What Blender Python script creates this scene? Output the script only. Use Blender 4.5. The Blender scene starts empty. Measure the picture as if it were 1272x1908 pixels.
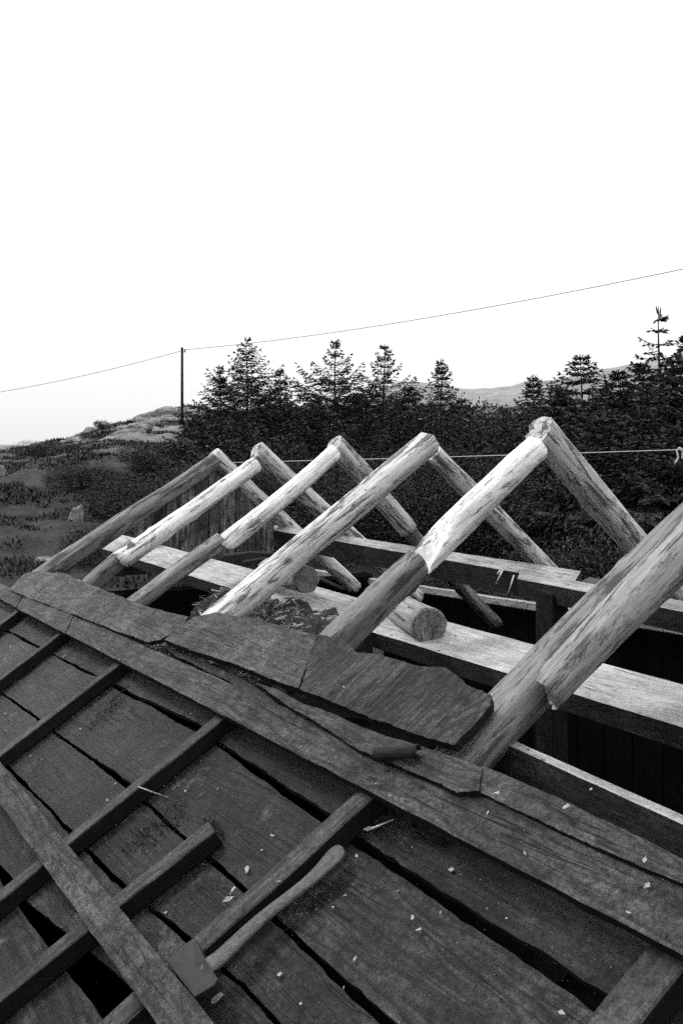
import bpy, bmesh, math, random
import numpy as np
from mathutils import Vector, Matrix, noise as mnoise

scene = bpy.context.scene
# ------------------------------------------------------------------ camera
EYE = 3.0                                   # eye height above the yard
F, CX, HY = 1560.0, 636.0, 890.0            # focal length, centre, horizon (photo pixels)
cam_d = bpy.data.cameras.new('camera'); cam = bpy.data.objects.new('camera', cam_d)
scene.collection.objects.link(cam); scene.camera = cam
cam.location = (0, 0, EYE); cam.rotation_euler = (math.radians(90), 0, 0)
cam_d.sensor_fit = 'VERTICAL'; cam_d.sensor_height = 36; cam_d.lens = 36 * F / 1908
cam_d.shift_y = -(954 - HY) / 1908
cam_d.clip_start = 0.05; cam_d.clip_end = 3000
# ------------------------------------------------------------------ sky and sun
SUN_EL, SUN_AZ = math.radians(52), math.radians(296)     # azimuth clockwise from +Y: behind left
world = bpy.data.worlds.new('World'); scene.world = world; world.use_nodes = True
wn = world.node_tree; wn.nodes.clear()
sky = wn.nodes.new('ShaderNodeTexSky'); sky.sky_type = 'NISHITA'; sky.sun_disc = False
sky.sun_elevation = SUN_EL; sky.sun_rotation = SUN_AZ; sky.dust_density = 6; sky.air_density = 2
bw = wn.nodes.new('ShaderNodeRGBToBW'); wn.links.new(sky.outputs[0], bw.inputs[0])
wmix = wn.nodes.new('ShaderNodeMix'); wmix.data_type = 'FLOAT'      # thick even cloud over the clear-sky light
wmix.inputs[0].default_value = 0.9; wn.links.new(bw.outputs[0], wmix.inputs[2])
wtc = wn.nodes.new('ShaderNodeTexCoord'); wse = wn.nodes.new('ShaderNodeSeparateXYZ'); wn.links.new(wtc.outputs['Generated'], wse.inputs[0])
wcl = wn.nodes.new('ShaderNodeMath'); wcl.operation = 'MAXIMUM'; wcl.inputs[1].default_value = 0.0; wn.links.new(wse.outputs[2], wcl.inputs[0])
wov = wn.nodes.new('ShaderNodeMath'); wov.operation = 'MULTIPLY_ADD'; wov.inputs[1].default_value = 16.5; wov.inputs[2].default_value = 9.0   # standard overcast sky: three times as bright overhead as at the horizon
wn.links.new(wcl.outputs[0], wov.inputs[0]); wn.links.new(wov.outputs[0], wmix.inputs[3])
bg = wn.nodes.new('ShaderNodeBackground'); bg.inputs[1].default_value = 0.055
wn.links.new(wmix.outputs[0], bg.inputs[0])
wo = wn.nodes.new('ShaderNodeOutputWorld'); wn.links.new(bg.outputs[0], wo.inputs[0])
sd = bpy.data.lights.new('sun', 'SUN'); sd.energy = 1.5; sd.angle = math.radians(16); sd.color = (1, 1, 1)
sun = bpy.data.objects.new('sun', sd); scene.collection.objects.link(sun)
to_sun = Vector((math.sin(SUN_AZ) * math.cos(SUN_EL), math.cos(SUN_AZ) * math.cos(SUN_EL), math.sin(SUN_EL)))
sun.rotation_euler = to_sun.to_track_quat('Z', 'Y').to_euler()
# ------------------------------------------------------------------ exposure
scene.view_settings.view_transform = 'Standard'; scene.view_settings.look = 'None'
scene.view_settings.exposure = 0.86; scene.view_settings.gamma = 1.0
scene.render.engine = 'CYCLES'
scene.cycles.use_denoising = False
scene.cycles.use_adaptive_sampling = True; scene.cycles.adaptive_threshold = 0.05; scene.cycles.adaptive_min_samples = 16
scene.cycles.max_bounces = 6; scene.cycles.diffuse_bounces = 3

# ------------------------------------------------------------------ the shed's own axes
TH = math.atan((CX + 420) / F)
R = Vector((-math.sin(TH), math.cos(TH), 0))      # along the ridge, away
C = Vector((math.cos(TH), math.sin(TH), 0))       # across the shed, from near eave to far eave
Z = Vector((0, 0, 1)); E0 = Vector((0, 0, EYE))
VR, ZR, TS = 3.0, 0.13, 0.645                     # ridge offset, ridge height over eye, slope
CN = math.sqrt(1 + TS * TS)
SUP = (C + Z * TS) / CN                           # up the near slope
NRM = (Z - C * TS) / CN                           # out of the near slope
def ray(x, y): return Vector(((x - CX) / F, 1, -(y - HY) / F))
def hit(x, y, n, d): q = ray(x, y); return E0 + q * (d / q.dot(n))
def roofp(x, y, t=0.0): return hit(x, y, Z - C * TS, ZR - TS * VR + t * CN)   # photo point on the near slope
def onu(x, y, u): return hit(x, y, R, u)          # photo point on a cross-section of the shed
def onv(x, y, v): return hit(x, y, C, v)          # photo point on a lengthwise section
def onz(x, y, z): return hit(x, y, Z, z)
def ony(x, y, Y): return E0 + ray(x, y) * Y
def uvz(u, v, z): return E0 + R * u + C * v + Z * z
def roof_uv(u, v, t=0.0): return uvz(u, v, ZR - TS * (VR - v)) + NRM * t
ROOF3 = Matrix((-R, SUP, NRM)).transposed()       # local x along ridge, y up the slope, z out

col = scene.collection
rng = random.Random(7)
def tag(o, label=None, cat=None, group=None, kind=None):
    if label: o['label'] = label
    if cat: o['category'] = cat
    if group: o['group'] = group
    if kind: o['kind'] = kind
    return o
def empty(name, loc, label, cat, group=None):
    e = bpy.data.objects.new(name, None); col.objects.link(e); e.location = loc; e.empty_display_size = 0.1
    return tag(e, label, cat, group)
def adopt(o, parent):
    o.parent = parent
    m = Matrix.Translation(parent.location)
    q = parent
    if parent.type == 'MESH' or parent.parent is not None: m = world_of(parent)
    o.matrix_parent_inverse = m.inverted()
WORLD = {}
def world_of(o): return WORLD.get(o.name, Matrix.Translation(o.location))
def place(name, verts, faces, mat, parent=None, M=None, smooth=False):
    """verts in the local frame of M (world matrix)."""
    me = bpy.data.meshes.new(name); me.from_pydata([tuple(v) for v in verts], [], faces); me.validate(); me.update()
    if smooth:
        me.polygons.foreach_set('use_smooth', [True] * len(me.polygons))
    me.materials.append(mat)
    o = bpy.data.objects.new(name, me); col.objects.link(o)
    M = M or Matrix.Identity(4)
    WORLD[o.name] = M
    if parent: adopt(o, parent)
    o.matrix_basis = M
    return o
def frame(origin, x=None, y=None, z=None):
    m = Matrix((x, y, z)).transposed().to_4x4(); m.translation = origin; return m

# ------------------------------------------------------------------ materials (the photograph is black and white)
MATS = {}
def nt_new(name, rough=0.8, spec=0.3):
    m = bpy.data.materials.new(name); m.use_nodes = True; n = m.node_tree; n.nodes.clear()
    out = n.nodes.new('ShaderNodeOutputMaterial'); b = n.nodes.new('ShaderNodeBsdfPrincipled')
    b.inputs['Roughness'].default_value = rough; b.inputs['Specular IOR Level'].default_value = spec
    n.links.new(b.outputs[0], out.inputs[0]); MATS[name] = m
    return m, n, b
def coords(n, scale, rand=True):
    tc = n.nodes.new('ShaderNodeTexCoord'); src = tc.outputs['Object']
    if rand:
        oi = n.nodes.new('ShaderNodeObjectInfo'); mu = n.nodes.new('ShaderNodeVectorMath'); mu.operation = 'MULTIPLY_ADD'
        cb = n.nodes.new('ShaderNodeCombineXYZ')
        for k, f in enumerate((37.1, 91.7, 53.3)):
            a = n.nodes.new('ShaderNodeMath'); a.operation = 'MULTIPLY'; a.inputs[1].default_value = f
            n.links.new(oi.outputs['Random'], a.inputs[0]); n.links.new(a.outputs[0], cb.inputs[k])
        mu.operation = 'ADD'; n.links.new(tc.outputs['Object'], mu.inputs[0]); n.links.new(cb.outputs[0], mu.inputs[1]); src = mu.outputs[0]
    def at(sc):
        mp = n.nodes.new('ShaderNodeMapping'); mp.inputs['Scale'].default_value = sc; n.links.new(src, mp.inputs[0]); return mp.outputs[0]
    return at
def noise(n, vec, detail=5, rough=0.6, dist=0.0):
    t = n.nodes.new('ShaderNodeTexNoise'); t.inputs['Scale'].default_value = 1; t.inputs['Detail'].default_value = detail
    t.inputs['Roughness'].default_value = rough; t.inputs['Distortion'].default_value = dist; n.links.new(vec, t.inputs['Vector']); return t.outputs['Fac']
def ramp(n, fac, stops):
    r = n.nodes.new('ShaderNodeValToRGB'); e = r.color_ramp.elements
    while len(e) < len(stops): e.new(0.5)
    for k, (p, v) in enumerate(stops): e[k].position = p; e[k].color = (v, v, v, 1)
    n.links.new(fac, r.inputs[0]); return r.outputs[0]
def mul(n, a, b, op='MULTIPLY'):
    m = n.nodes.new('ShaderNodeMath'); m.operation = op
    for k, s in enumerate((a, b)):
        if isinstance(s, (int, float)): m.inputs[k].default_value = s
        else: n.links.new(s, m.inputs[k])
    return m.outputs[0]
def lerp(n, f, a, b):
    m = n.nodes.new('ShaderNodeMix'); m.data_type = 'FLOAT'
    for k, s in ((0, f), (2, a), (3, b)):
        if isinstance(s, (int, float)): m.inputs[k].default_value = s
        else: n.links.new(s, m.inputs[k])
    return m.outputs[0]
def grey(n, b, val):
    n.links.new(val, b.inputs['Base Color'])
def bump(n, b, h, strength, dist):
    bp = n.nodes.new('ShaderNodeBump'); bp.inputs['Strength'].default_value = strength; bp.inputs['Distance'].default_value = dist
    n.links.new(h, bp.inputs['Height']); n.links.new(bp.outputs[0], b.inputs['Normal'])

def log_mat(name, base, bark, bark_lo=0.56, bark_hi=0.68, streak=0.55, rough=0.75):
    """peeled log, local z along the trunk: pale wood, long fibres, left-over bark, knots"""
    m, n, b = nt_new(name, rough, 0.25); at = coords(n, 1)
    fib = noise(n, at((60, 60, 4)), 4, 0.7); broad = noise(n, at((8, 8, 2.0)), 5, 0.65)
    barkn = noise(n, at((26, 26, 3.2)), 8, 0.74, 0.5); thin = noise(n, at((55, 55, 4.5)), 5, 0.7, 0.5)
    v = mul(n, ramp(n, broad, ((0.3, 0.55), (0.55, 1.0))), base)
    v = mul(n, v, ramp(n, fib, ((0.3, 0.78), (0.6, 1.0))))
    patch = ramp(n, barkn, ((bark_lo, 0), (bark_hi, 1)))
    st = ramp(n, thin, ((0.60, 0), (0.68, streak)))
    fine_st = noise(n, at((120, 120, 3.5)), 3, 0.6, 0.3); v = mul(n, v, ramp(n, fine_st, ((0.34, 0.55), (0.46, 1.0), (0.7, 1.06))))
    speck = noise(n, at((34, 34, 12)), 6, 0.8); v = mul(n, v, ramp(n, speck, ((0.32, 0.6), (0.45, 1.0))))
    ck = noise(n, at((17, 17, 0.9)), 2, 0.5, 0.7); ck = mul(n, mul(n, ck, -0.5, 'ADD'), 0, 'ABSOLUTE')
    ckm = mul(n, ramp(n, ck, ((0.0, 1), (0.011, 0))), ramp(n, noise(n, at((5, 5, 2.2)), 3, 0.6), ((0.5, 0), (0.56, 1))))
    v = lerp(n, ckm, v, mul(n, v, 0.1))
    dark = mul(n, patch, 0.9); dark = mul(n, dark, mul(n, st, ramp(n, broad, ((0.45, 0), (0.6, 1)))), 'MAXIMUM')
    vo = n.nodes.new('ShaderNodeTexVoronoi'); vo.inputs['Scale'].default_value = 1; vo.inputs['Randomness'].default_value = 1
    n.links.new(at((6.5, 6.5, 3.6)), vo.inputs['Vector'])
    kn = ramp(n, vo.outputs['Distance'], ((0.07, 0.85), (0.13, 0)))
    dark = mul(n, dark, kn, 'MAXIMUM')
    v = lerp(n, dark, v, bark); grey(n, b, v)
    h = mul(n, mul(n, fib, 0.35), mul(n, patch, 0.6), 'ADD'); h = mul(n, h, mul(n, speck, 0.6), 'ADD'); bump(n, b, h, 0.8, 0.008)
    return m
def plank_mat(name, base, var=0.5, stain=0.5, grain=1.0, rough=0.7, spec=0.35, axis=0, lichen=0.0, bumps=0.5, soft=1.0, vary=0.0):
    """board, grain along local x (axis 0) or y (axis 1)"""
    m, n, b = nt_new(name, rough, spec); at = coords(n, 1)
    def s(l, w): return (l, w, w) if axis == 0 else (w, l, w)
    g1 = noise(n, at(s(4.0, 110)), 6, 0.75, 0.2); g2 = noise(n, at(s(1.6, 16)), 4, 0.6, 0.5)
    big = noise(n, at((3.2, 3.2, 3.2)), 5, 0.65); mid = noise(n, at((17, 17, 17)), 6, 0.7); fine = noise(n, at((190, 190, 190)), 3, 0.7)
    v = mul(n, ramp(n, big, ((0.28, 1 - var), (0.68, 1 + var * 0.6))), base)
    v = mul(n, v, ramp(n, g1, ((0.3, 1 - 0.42 * grain), (0.65, 1 + 0.15 * grain))))
    v = mul(n, v, ramp(n, g2, ((0.3, 1 - 0.3 * grain), (0.62, 1.08))))
    v = mul(n, v, ramp(n, fine, ((0.3, 1 - 0.5 * soft), (0.7, 1 + 0.5 * soft))))
    v = mul(n, v, lerp(n, ramp(n, mid, ((0.54, 0), (0.66, stain))), 1.0, 0.25))
    vo = n.nodes.new('ShaderNodeTexVoronoi'); vo.inputs['Scale'].default_value = 1; n.links.new(at((9, 9, 9)), vo.inputs['Vector'])
    v = mul(n, v, ramp(n, vo.outputs['Distance'], ((0.05, 0.2), (0.1, 1))))
    if vary:
        oi = n.nodes.new('ShaderNodeObjectInfo'); v = mul(n, v, ramp(n, oi.outputs['Random'], ((0.0, 1 - vary), (1.0, 1 + vary))))
    cg = noise(n, at(s(0.9, 6.5)), 3, 0.5, 0.3); sn = mul(n, mul(n, cg, 85.0), 0, 'ADD'); sn = mul(n, sn, 0, 'SINE')
    v = mul(n, v, ramp(n, mul(n, mul(n, sn, 0.5), 0.5, 'ADD'), ((0.05, 1 - 0.38 * grain), (0.45, 1.0), (0.95, 1.1))))
    ck = noise(n, at(s(1.3, 22)), 2, 0.5, 0.8); ck = mul(n, mul(n, ck, -0.5, 'ADD'), 0, 'ABSOLUTE')
    ckm = mul(n, ramp(n, ck, ((0.0, 1), (0.016, 0))), ramp(n, noise(n, at(s(2.5, 7)), 3, 0.6), ((0.46, 0), (0.52, 1))))
    v = lerp(n, ckm, v, mul(n, v, 0.12))
    pit = ramp(n, noise(n, at((75, 75, 75)), 5, 0.8), ((0.32, 1 - 0.7 * soft), (0.48, 1 - 0.05 * soft), (0.66, 1 + 0.6 * soft))); v = mul(n, v, pit)
    dirt = ramp(n, noise(n, at((5.5, 5.5, 5.5)), 9, 0.78, 1.2), ((0.38, 1.0), (0.47, 0.9), (0.58, 0.45), (0.7, 0.35)))
    v = mul(n, v, lerp(n, min(stain, 1.0), 1.0, dirt))
    if lichen:
        v = lerp(n, ramp(n, noise(n, at((7, 7, 7)), 8, 0.75), ((0.60, 0), (0.72, lichen))), v, 0.32)
    grey(n, b, v)
    h = mul(n, mul(n, g1, 0.5), mul(n, mid, 0.7), 'ADD'); h = mul(n, h, mul(n, pit, 0.35), 'ADD'); h = mul(n, h, mul(n, ckm, -0.6), 'ADD'); bump(n, b, h, bumps, 0.012)
    return m
M_NEW = log_mat('peeled_log_pale', 0.76, 0.1, 0.565, 0.62, 0.8)
M_STRK = log_mat('peeled_log_streaked', 0.54, 0.04, 0.52, 0.58, 0.95)
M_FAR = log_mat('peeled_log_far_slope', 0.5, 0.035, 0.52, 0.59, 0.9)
M_OLDLOG = log_mat('weathered_grey_log', 0.2, 0.03, 0.49, 0.58, 0.95)
M_WARM = log_mat('weathered_pale_log', 0.27, 0.04, 0.53, 0.59, 0.9)
M_MIDLOG = log_mat('hewn_old_log', 0.17, 0.03, 0.53, 0.6, 0.9)
M_STUB = plank_mat('hewn_timber', 0.3, 0.4, 0.7, 1.0, 0.75)
M_STUBP = plank_mat('hewn_timber_pale', 0.5, 0.3, 0.6, 1.0, 0.75)
M_SHADE = plank_mat('shaded_timber_side', 0.034, 0.5, 0.6, 0.9, 0.8, 0.25)  # shade on the sides of inner planks and purlins, painted as colour
M_SHADE2 = plank_mat('shaded_brown_timber_side', 0.07, 0.5, 0.6, 0.9, 0.8, 0.25)  # browner version of the painted side shade, unused
M_SHADE_EDGE = plank_mat('shaded_board_side', 0.006, 0.5, 0.7, 0.8, 0.8, 0.2)  # near-black shade painted on batten and roof board sides and undersides
M_SARK = plank_mat('old_roof_board', 0.03, 0.75, 1.0, 1.25, 0.6, 0.35, 0, 0.22, 1.0, 1.0, 0.4)
M_SARK2 = plank_mat('old_roof_board_grey', 0.04, 0.75, 1.0, 1.4, 0.6, 0.35, 0, 0.35, 1.0, 1.0, 0.45)
M_BAT = plank_mat('old_batten', 0.058, 0.45, 0.7, 1.0, 0.75, 0.25, vary=0.2)
M_LAY = plank_mat('old_cover_board', 0.074, 0.5, 0.85, 1.1, 0.75, 0.25, 0, 0.14, 0.9)
M_SLAB = plank_mat('old_slab_board', 0.095, 0.5, 0.85, 0.9, 0.75, 0.25, 0, 0.12, 1.0)
M_SLABX = plank_mat('old_slab_cross_grain', 0.07, 0.55, 0.9, 1.3, 0.75, 0.25, 1, 0.06, 1.0)
M_PALE = plank_mat('new_sawn_plank', 0.31, 0.2, 0.35, 0.4, 0.7, 0.3, soft=0.35)
M_PALE2 = plank_mat('sawn_plank_grey', 0.26, 0.25, 0.45, 0.6, 0.7, 0.3, soft=0.45)
M_GABLE = plank_mat('gable_board', 0.26, 0.75, 0.9, 1.6, 0.75, 0.3, 0, 0.3, vary=0.6)
M_DARKW = plank_mat('dark_interior_timber', 0.03, 0.5, 0.6, 0.8)
M_WBOARD = plank_mat('dark_wall_board', 0.003, 0.5, 0.6, 0.8, 0.9, 0.05)  # near-black base colour over the whole wall board
M_POST = plank_mat('dark_post', 0.014, 0.4, 0.5, 0.9, 0.8, 0.1)  # very dark base colour over the whole post
M_ENDG = plank_mat('log_end_grain', 0.13, 0.35, 0.5, 0.2)
M_CHIP = plank_mat('fresh_wood_chip', 0.34, 0.4, 0.1, 0.5)
M_HANDLE = plank_mat('axe_handle_wood', 0.052, 0.2, 0.2, 0.5, 0.5, 0.5)
def simple(name, base, var, sc, rough=0.85, spec=0.2, bmp=0.0, rand=False):
    m, n, b = nt_new(name, rough, spec); at = coords(n, 1, rand)
    f = noise(n, at((sc, sc, sc)), 6, 0.7); g = noise(n, at((sc * 9, sc * 9, sc * 9)), 3, 0.7)
    v = mul(n, ramp(n, f, ((0.3, 1 - var), (0.7, 1 + var))), base); v = mul(n, v, ramp(n, g, ((0.3, 0.75), (0.7, 1.25))))
    grey(n, b, v)
    if bmp: bump(n, b, f, 0.8, bmp)
    return m
M_STEEL = simple('axe_steel', 0.014, 0.5, 22, 0.62, 0.25, 0.003)
M_RUST = simple('rusty_nail_head', 0.006, 0.3, 60, 0.7, 0.3)
M_NAIL = simple('nail_steel', 0.55, 0.2, 40, 0.4, 0.5)
M_SOIL = simple('soil_and_litter', 0.02, 0.7, 22, 0.95, 0.1, 0.01)
M_STRAW = simple('straw', 0.2, 0.7, 30, 0.8, 0.2)
M_CRUMB = simple('moss_crumbs', 0.012, 0.7, 40, 0.95, 0.1)
M_BARK = simple('bark', 0.014, 0.5, 30, 0.9, 0.2, 0.004)
M_TRUNK = simple('spruce_bark', 0.016, 0.5, 12, 0.95, 0.1)
M_NEEDLE = simple('spruce_needles', 0.013, 0.55, 2.2, 0.7, 0.25)
M_LEAF = simple('bush_leaves', 0.014, 0.6, 2.5, 0.7, 0.25)
M_LEAF2 = simple('heather_foliage', 0.02, 0.75, 0.9, 0.8, 0.2)
M_ROCK = simple('lichened_rock', 0.15, 0.5, 2.6, 0.9, 0.2, 0.05, True)
M_POLE = simple('tarred_pole', 0.025, 0.3, 8, 0.9, 0.2)
M_WIRE = simple('wire', 0.04, 0.1, 5, 0.6, 0.3)
M_CORD = simple('white_cord', 0.4, 0.1, 30, 0.8, 0.2)
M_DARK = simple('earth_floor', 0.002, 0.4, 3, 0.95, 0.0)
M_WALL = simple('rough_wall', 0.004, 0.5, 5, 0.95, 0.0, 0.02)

# ------------------------------------------------------------------ ground and hills
def lin(x, tab):
    if x <= tab[0][0]: return tab[0][1]
    for (a, p), (b, q) in zip(tab, tab[1:]):
        if x <= b:
            s = (x - a) / (b - a); s = s * s * (3 - 2 * s); return p + (q - p) * s
    return tab[-1][1]
CREST = ((-60, 1.2), (-36, 1.4), (-22, 1.75), (-16.5, 2.75), (-13, 3.5), (-10.5, 4.5), (-6, 4.3), (-2.5, 4.3), (4, 4.8), (9, 4.6), (15, 4.4), (40, 5))
def ground_z(x, y):
    c = lin(x, CREST)
    t = min(max((y - 9) / 46.0, 0), 1)
    z = -EYE + 0.35 * min(max((y - 4) / 8, 0), 1) + (c + EYE - 0.35) * t ** 1.15
    if y > 55: z -= 0.05 * (y - 55) + min((y - 55) * 0.02, 1.5)
    a = min(max((y - 7) / 14, 0), 1) * (1 if y < 70 else 0.5)
    z += a * 0.55 * mnoise.fractal(Vector((x * 0.16, y * 0.16, 3.1)), 1.0, 2.0, 5)
    z += a * 0.14 * mnoise.fractal(Vector((x * 0.9, y * 0.9, 7.7)), 1.0, 2.0, 3)
    return z + EYE
m, n, b = nt_new('hillside_grass', 0.9, 0.15); at = coords(n, 1, False)
f1 = noise(n, at((0.35, 0.35, 0.35)), 7, 0.68); f2 = noise(n, at((2.6, 2.6, 2.6)), 6, 0.7); f3 = noise(n, at((14, 14, 14)), 4, 0.75)
v = mul(n, ramp(n, f1, ((0.38, 0.4), (0.58, 1.6))), 0.015); v = mul(n, v, ramp(n, f2, ((0.3, 0.45), (0.68, 1.6)))); v = mul(n, v, ramp(n, f3, ((0.3, 0.6), (0.7, 1.4))))
geo = n.nodes.new('ShaderNodeNewGeometry'); sep = n.nodes.new('ShaderNodeSeparateXYZ'); n.links.new(geo.outputs['Position'], sep.inputs[0])
hgt = ramp(n, mul(n, mul(n, sep.outputs[2], -3.2, 'ADD'), 0.3), ((0.0, 0), (0.75, 1)))        # bare rock comes through near the crest
rk = mul(n, ramp(n, noise(n, at((0.22, 0.5, 0.5)), 8, 0.7), ((0.43, 0), (0.50, 1))), hgt)
v = lerp(n, rk, v, mul(n, ramp(n, f2, ((0.3, 0.5), (0.65, 1.2))), 0.17)); grey(n, b, v); bump(n, b, f2, 1.0, 0.12)
M_HILL = m
m, n, b = nt_new('far_hill_grass_and_rock', 0.9, 0.1); at = coords(n, 1, False)
f1 = noise(n, at((0.06, 0.1, 0.1)), 8, 0.7, 0.5); f2 = noise(n, at((0.5, 0.5, 0.5)), 6, 0.75)
v = mul(n, ramp(n, f1, ((0.34, 0.22), (0.42, 0.9), (0.62, 1.2))), 0.2); v = mul(n, v, ramp(n, f2, ((0.3, 0.65), (0.7, 1.25)))); grey(n, b, v); bump(n, b, f2, 0.8, 0.6)
M_FARH = m
def sheet(name, xs, ys, fz, mat):
    V = [(x, y, fz(x, y)) for y in ys for x in xs]; nx = len(xs)
    Fc = [(j * nx + i, j * nx + i + 1, (j + 1) * nx + i + 1, (j + 1) * nx + i) for j in range(len(ys) - 1) for i in range(nx - 1)]
    return tag(place(name, V, Fc, mat, smooth=True), kind='structure')
ys = list(np.concatenate([np.linspace(-60, 6, 14), np.linspace(6.5, 70, 190), np.geomspace(71, 1200, 26)]))
xs = list(np.concatenate([-np.geomspace(900, 31, 16), np.linspace(-30, 34, 220), np.geomspace(35, 900, 16)]))
sheet('ground', xs, ys, ground_z, M_HILL)
FH = ((-140, 7), (-80, 6.4), (-62, 5.6), (-52, 3.6), (-40, 5), (-20, 8.5), (0, 14), (12, 18.6), (18, 18.2), (24, 17.6), (30, 18.4), (38, 20.0), (50, 21.6), (60, 23), (90, 22), (160, 20))
def far_z(x, y):
    prof = math.exp(-((y - 165) / 38.0) ** 2)
    h = lin(x * 160 / y if y > 40 else x, FH)
    return EYE - 6 + (h + 6) * prof + prof * 1.3 * mnoise.fractal(Vector((x * 0.045, y * 0.045, 1.3)), 1.0, 2.0, 6)
sheet('far_hill', list(np.linspace(-200, 220, 210)), list(np.linspace(100, 260, 60)), far_z, M_FARH)

# ------------------------------------------------------------------ timber builders
def wob(p, s, seed): return mnoise.noise(Vector((p[0] * s + seed * 3.7, p[1] * s - seed * 1.3, p[2] * s + seed)))
def log(name, A, B, ra, rb, mat, parent, seed, seg=26, bend=0.014, flat=None, cutA=None, cutB=None, rough=0.1, knots=8, facet=0.8):
    """tapered, slightly bent trunk from A to B with knots; flat=(dir, depth) hews one side; cut* = world normal of the end cut"""
    A, B = Vector(A), Vector(B); ax = (B - A); L = ax.length; zc = ax / L
    xc = zc.cross(Z); xc.normalize(); yc = zc.cross(xc)
    M = frame(A, xc, yc, zc); rr = random.Random(seed)
    ns = max(8, int(L / 0.05)); V, Fc = [], []
    kn = [(rr.uniform(0.1, 0.95), rr.uniform(0, 6.28), rr.uniform(0.004, 0.011)) for _ in range(knots)]
    fd = None
    if flat: d = Vector(flat[0]); fd = math.atan2(d.dot(yc), d.dot(xc))
    def cut(n0, r0):
        n0 = Vector(n0); return n0.dot(xc), n0.dot(yc), n0.dot(zc)
    for i in range(ns + 1):
        t = i / ns
        ox = bend * math.sin(t * 3.1 + seed) + 0.006 * wob((t * 4, 0, 0), 1, seed); oy = bend * math.cos(t * 2.3 + seed * 2) + 0.006 * wob((0, t * 4, 0), 1, seed)
        for k in range(seg):
            a = 2 * math.pi * k / seg; r = (ra + (rb - ra) * t) * 1.07
            r *= 1 + rough * wob((math.cos(a) * 1.2, math.sin(a) * 1.2, t * L * 2.2), 1, seed) + 0.35 * rough * wob((math.cos(a) * 3, math.sin(a) * 3, t * L * 9), 1, seed + 9)
            fw = 2 * math.pi / 7; fp = math.cos(fw / 2) / math.cos((a + seed) % fw - fw / 2); r *= 1 + facet * (fp * 1.04 - 1)
            for (kt, ka, kh) in kn:
                da = (a - ka + math.pi) % (2 * math.pi) - math.pi
                r += kh * math.exp(-((t - kt) * L / 0.025) ** 2 - (da * r / 0.022) ** 2)
            if fd is not None:
                ca = math.cos(a - fd)
                if ca > 0: r = min(r, flat[1] / ca)
            x, y, z = r * math.cos(a) + ox, r * math.sin(a) + oy, t * L
            for cc, at_, lo in ((cutA, 0, True), (cutB, L, False)):
                if cc:
                    cx, cy, cz = cut(cc, 0)
                    lim = at_ - (cx * x + cy * y) / cz + 0.012 * wob((x * 30, y * 30, 0), 1, seed + 3) + 0.02 * wob((x * 60, y * 60, 0), 1, seed + 4) * (1 if lo else 0.3)
                    z = max(z, lim) if lo else min(z, lim)
            V.append((x, y, z))
    for i in range(ns):
        for k in range(seg):
            k2 = (k + 1) % seg; Fc.append((i * seg + k, i * seg + k2, (i + 1) * seg + k2, (i + 1) * seg + k))
    Fc.append(tuple(range(seg))[::-1]); Fc.append(tuple(ns * seg + k for k in range(seg)))
    o = place(name, V, Fc, mat, parent, M, smooth=True)
    ps = o.data.polygons; ps[len(ps) - 1].use_smooth = False; ps[len(ps) - 2].use_smooth = False
    return o
def beam(name, A, B, w, h, mat, parent, up=Z, seed=1, rough=0.004, side=None, bev=0.006):
    """squared timber, A and B on the centre line of its TOP face; local x along it"""
    A, B = Vector(A), Vector(B); xc = (B - A).normalized(); yc = Vector(up).cross(xc).normalized(); zc = xc.cross(yc)
    L = (B - A).length; M = frame(A, xc, yc, zc)
    prof = [(-w / 2, -bev), (-w / 2 + bev, 0), (0, 0.0), (w / 2 - bev, 0), (w / 2, -bev), (w / 2, -h / 2), (w / 2, -h + bev), (w / 2 - bev, -h), (-w / 2 + bev, -h), (-w / 2, -h + bev), (-w / 2, -h / 2)]
    ns = max(4, int(L / 0.06)); V, Fc = [], []; m_ = len(prof)
    for i in range(ns + 1):
        x = L * i / ns
        for (y, z) in prof:
            V.append((x + (rough * 1.5 * wob((y * 20, z * 20, 0), 1, seed + 5) if i in (0, ns) else 0), y + rough * wob((x * 3, y * 9, z * 9), 1, seed) + 0.5 * rough * wob((x * 14, y * 30, z * 30), 1, seed), z + rough * wob((x * 3, y * 9, z * 9), 1, seed + 40)))
    for i in range(ns):
        for k in range(m_):
            k2 = (k + 1) % m_; Fc.append((i * m_ + k, (i + 1) * m_ + k, (i + 1) * m_ + k2, i * m_ + k2))
    Fc.append(tuple(range(m_))); Fc.append(tuple(ns * m_ + k for k in range(m_))[::-1])
    o = place(name, V, Fc, mat, parent, M)
    if side:                                     # all but the top takes a darker copy, shade held in colour
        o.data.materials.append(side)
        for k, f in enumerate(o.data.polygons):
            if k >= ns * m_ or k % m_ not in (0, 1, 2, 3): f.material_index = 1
    return o
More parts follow.
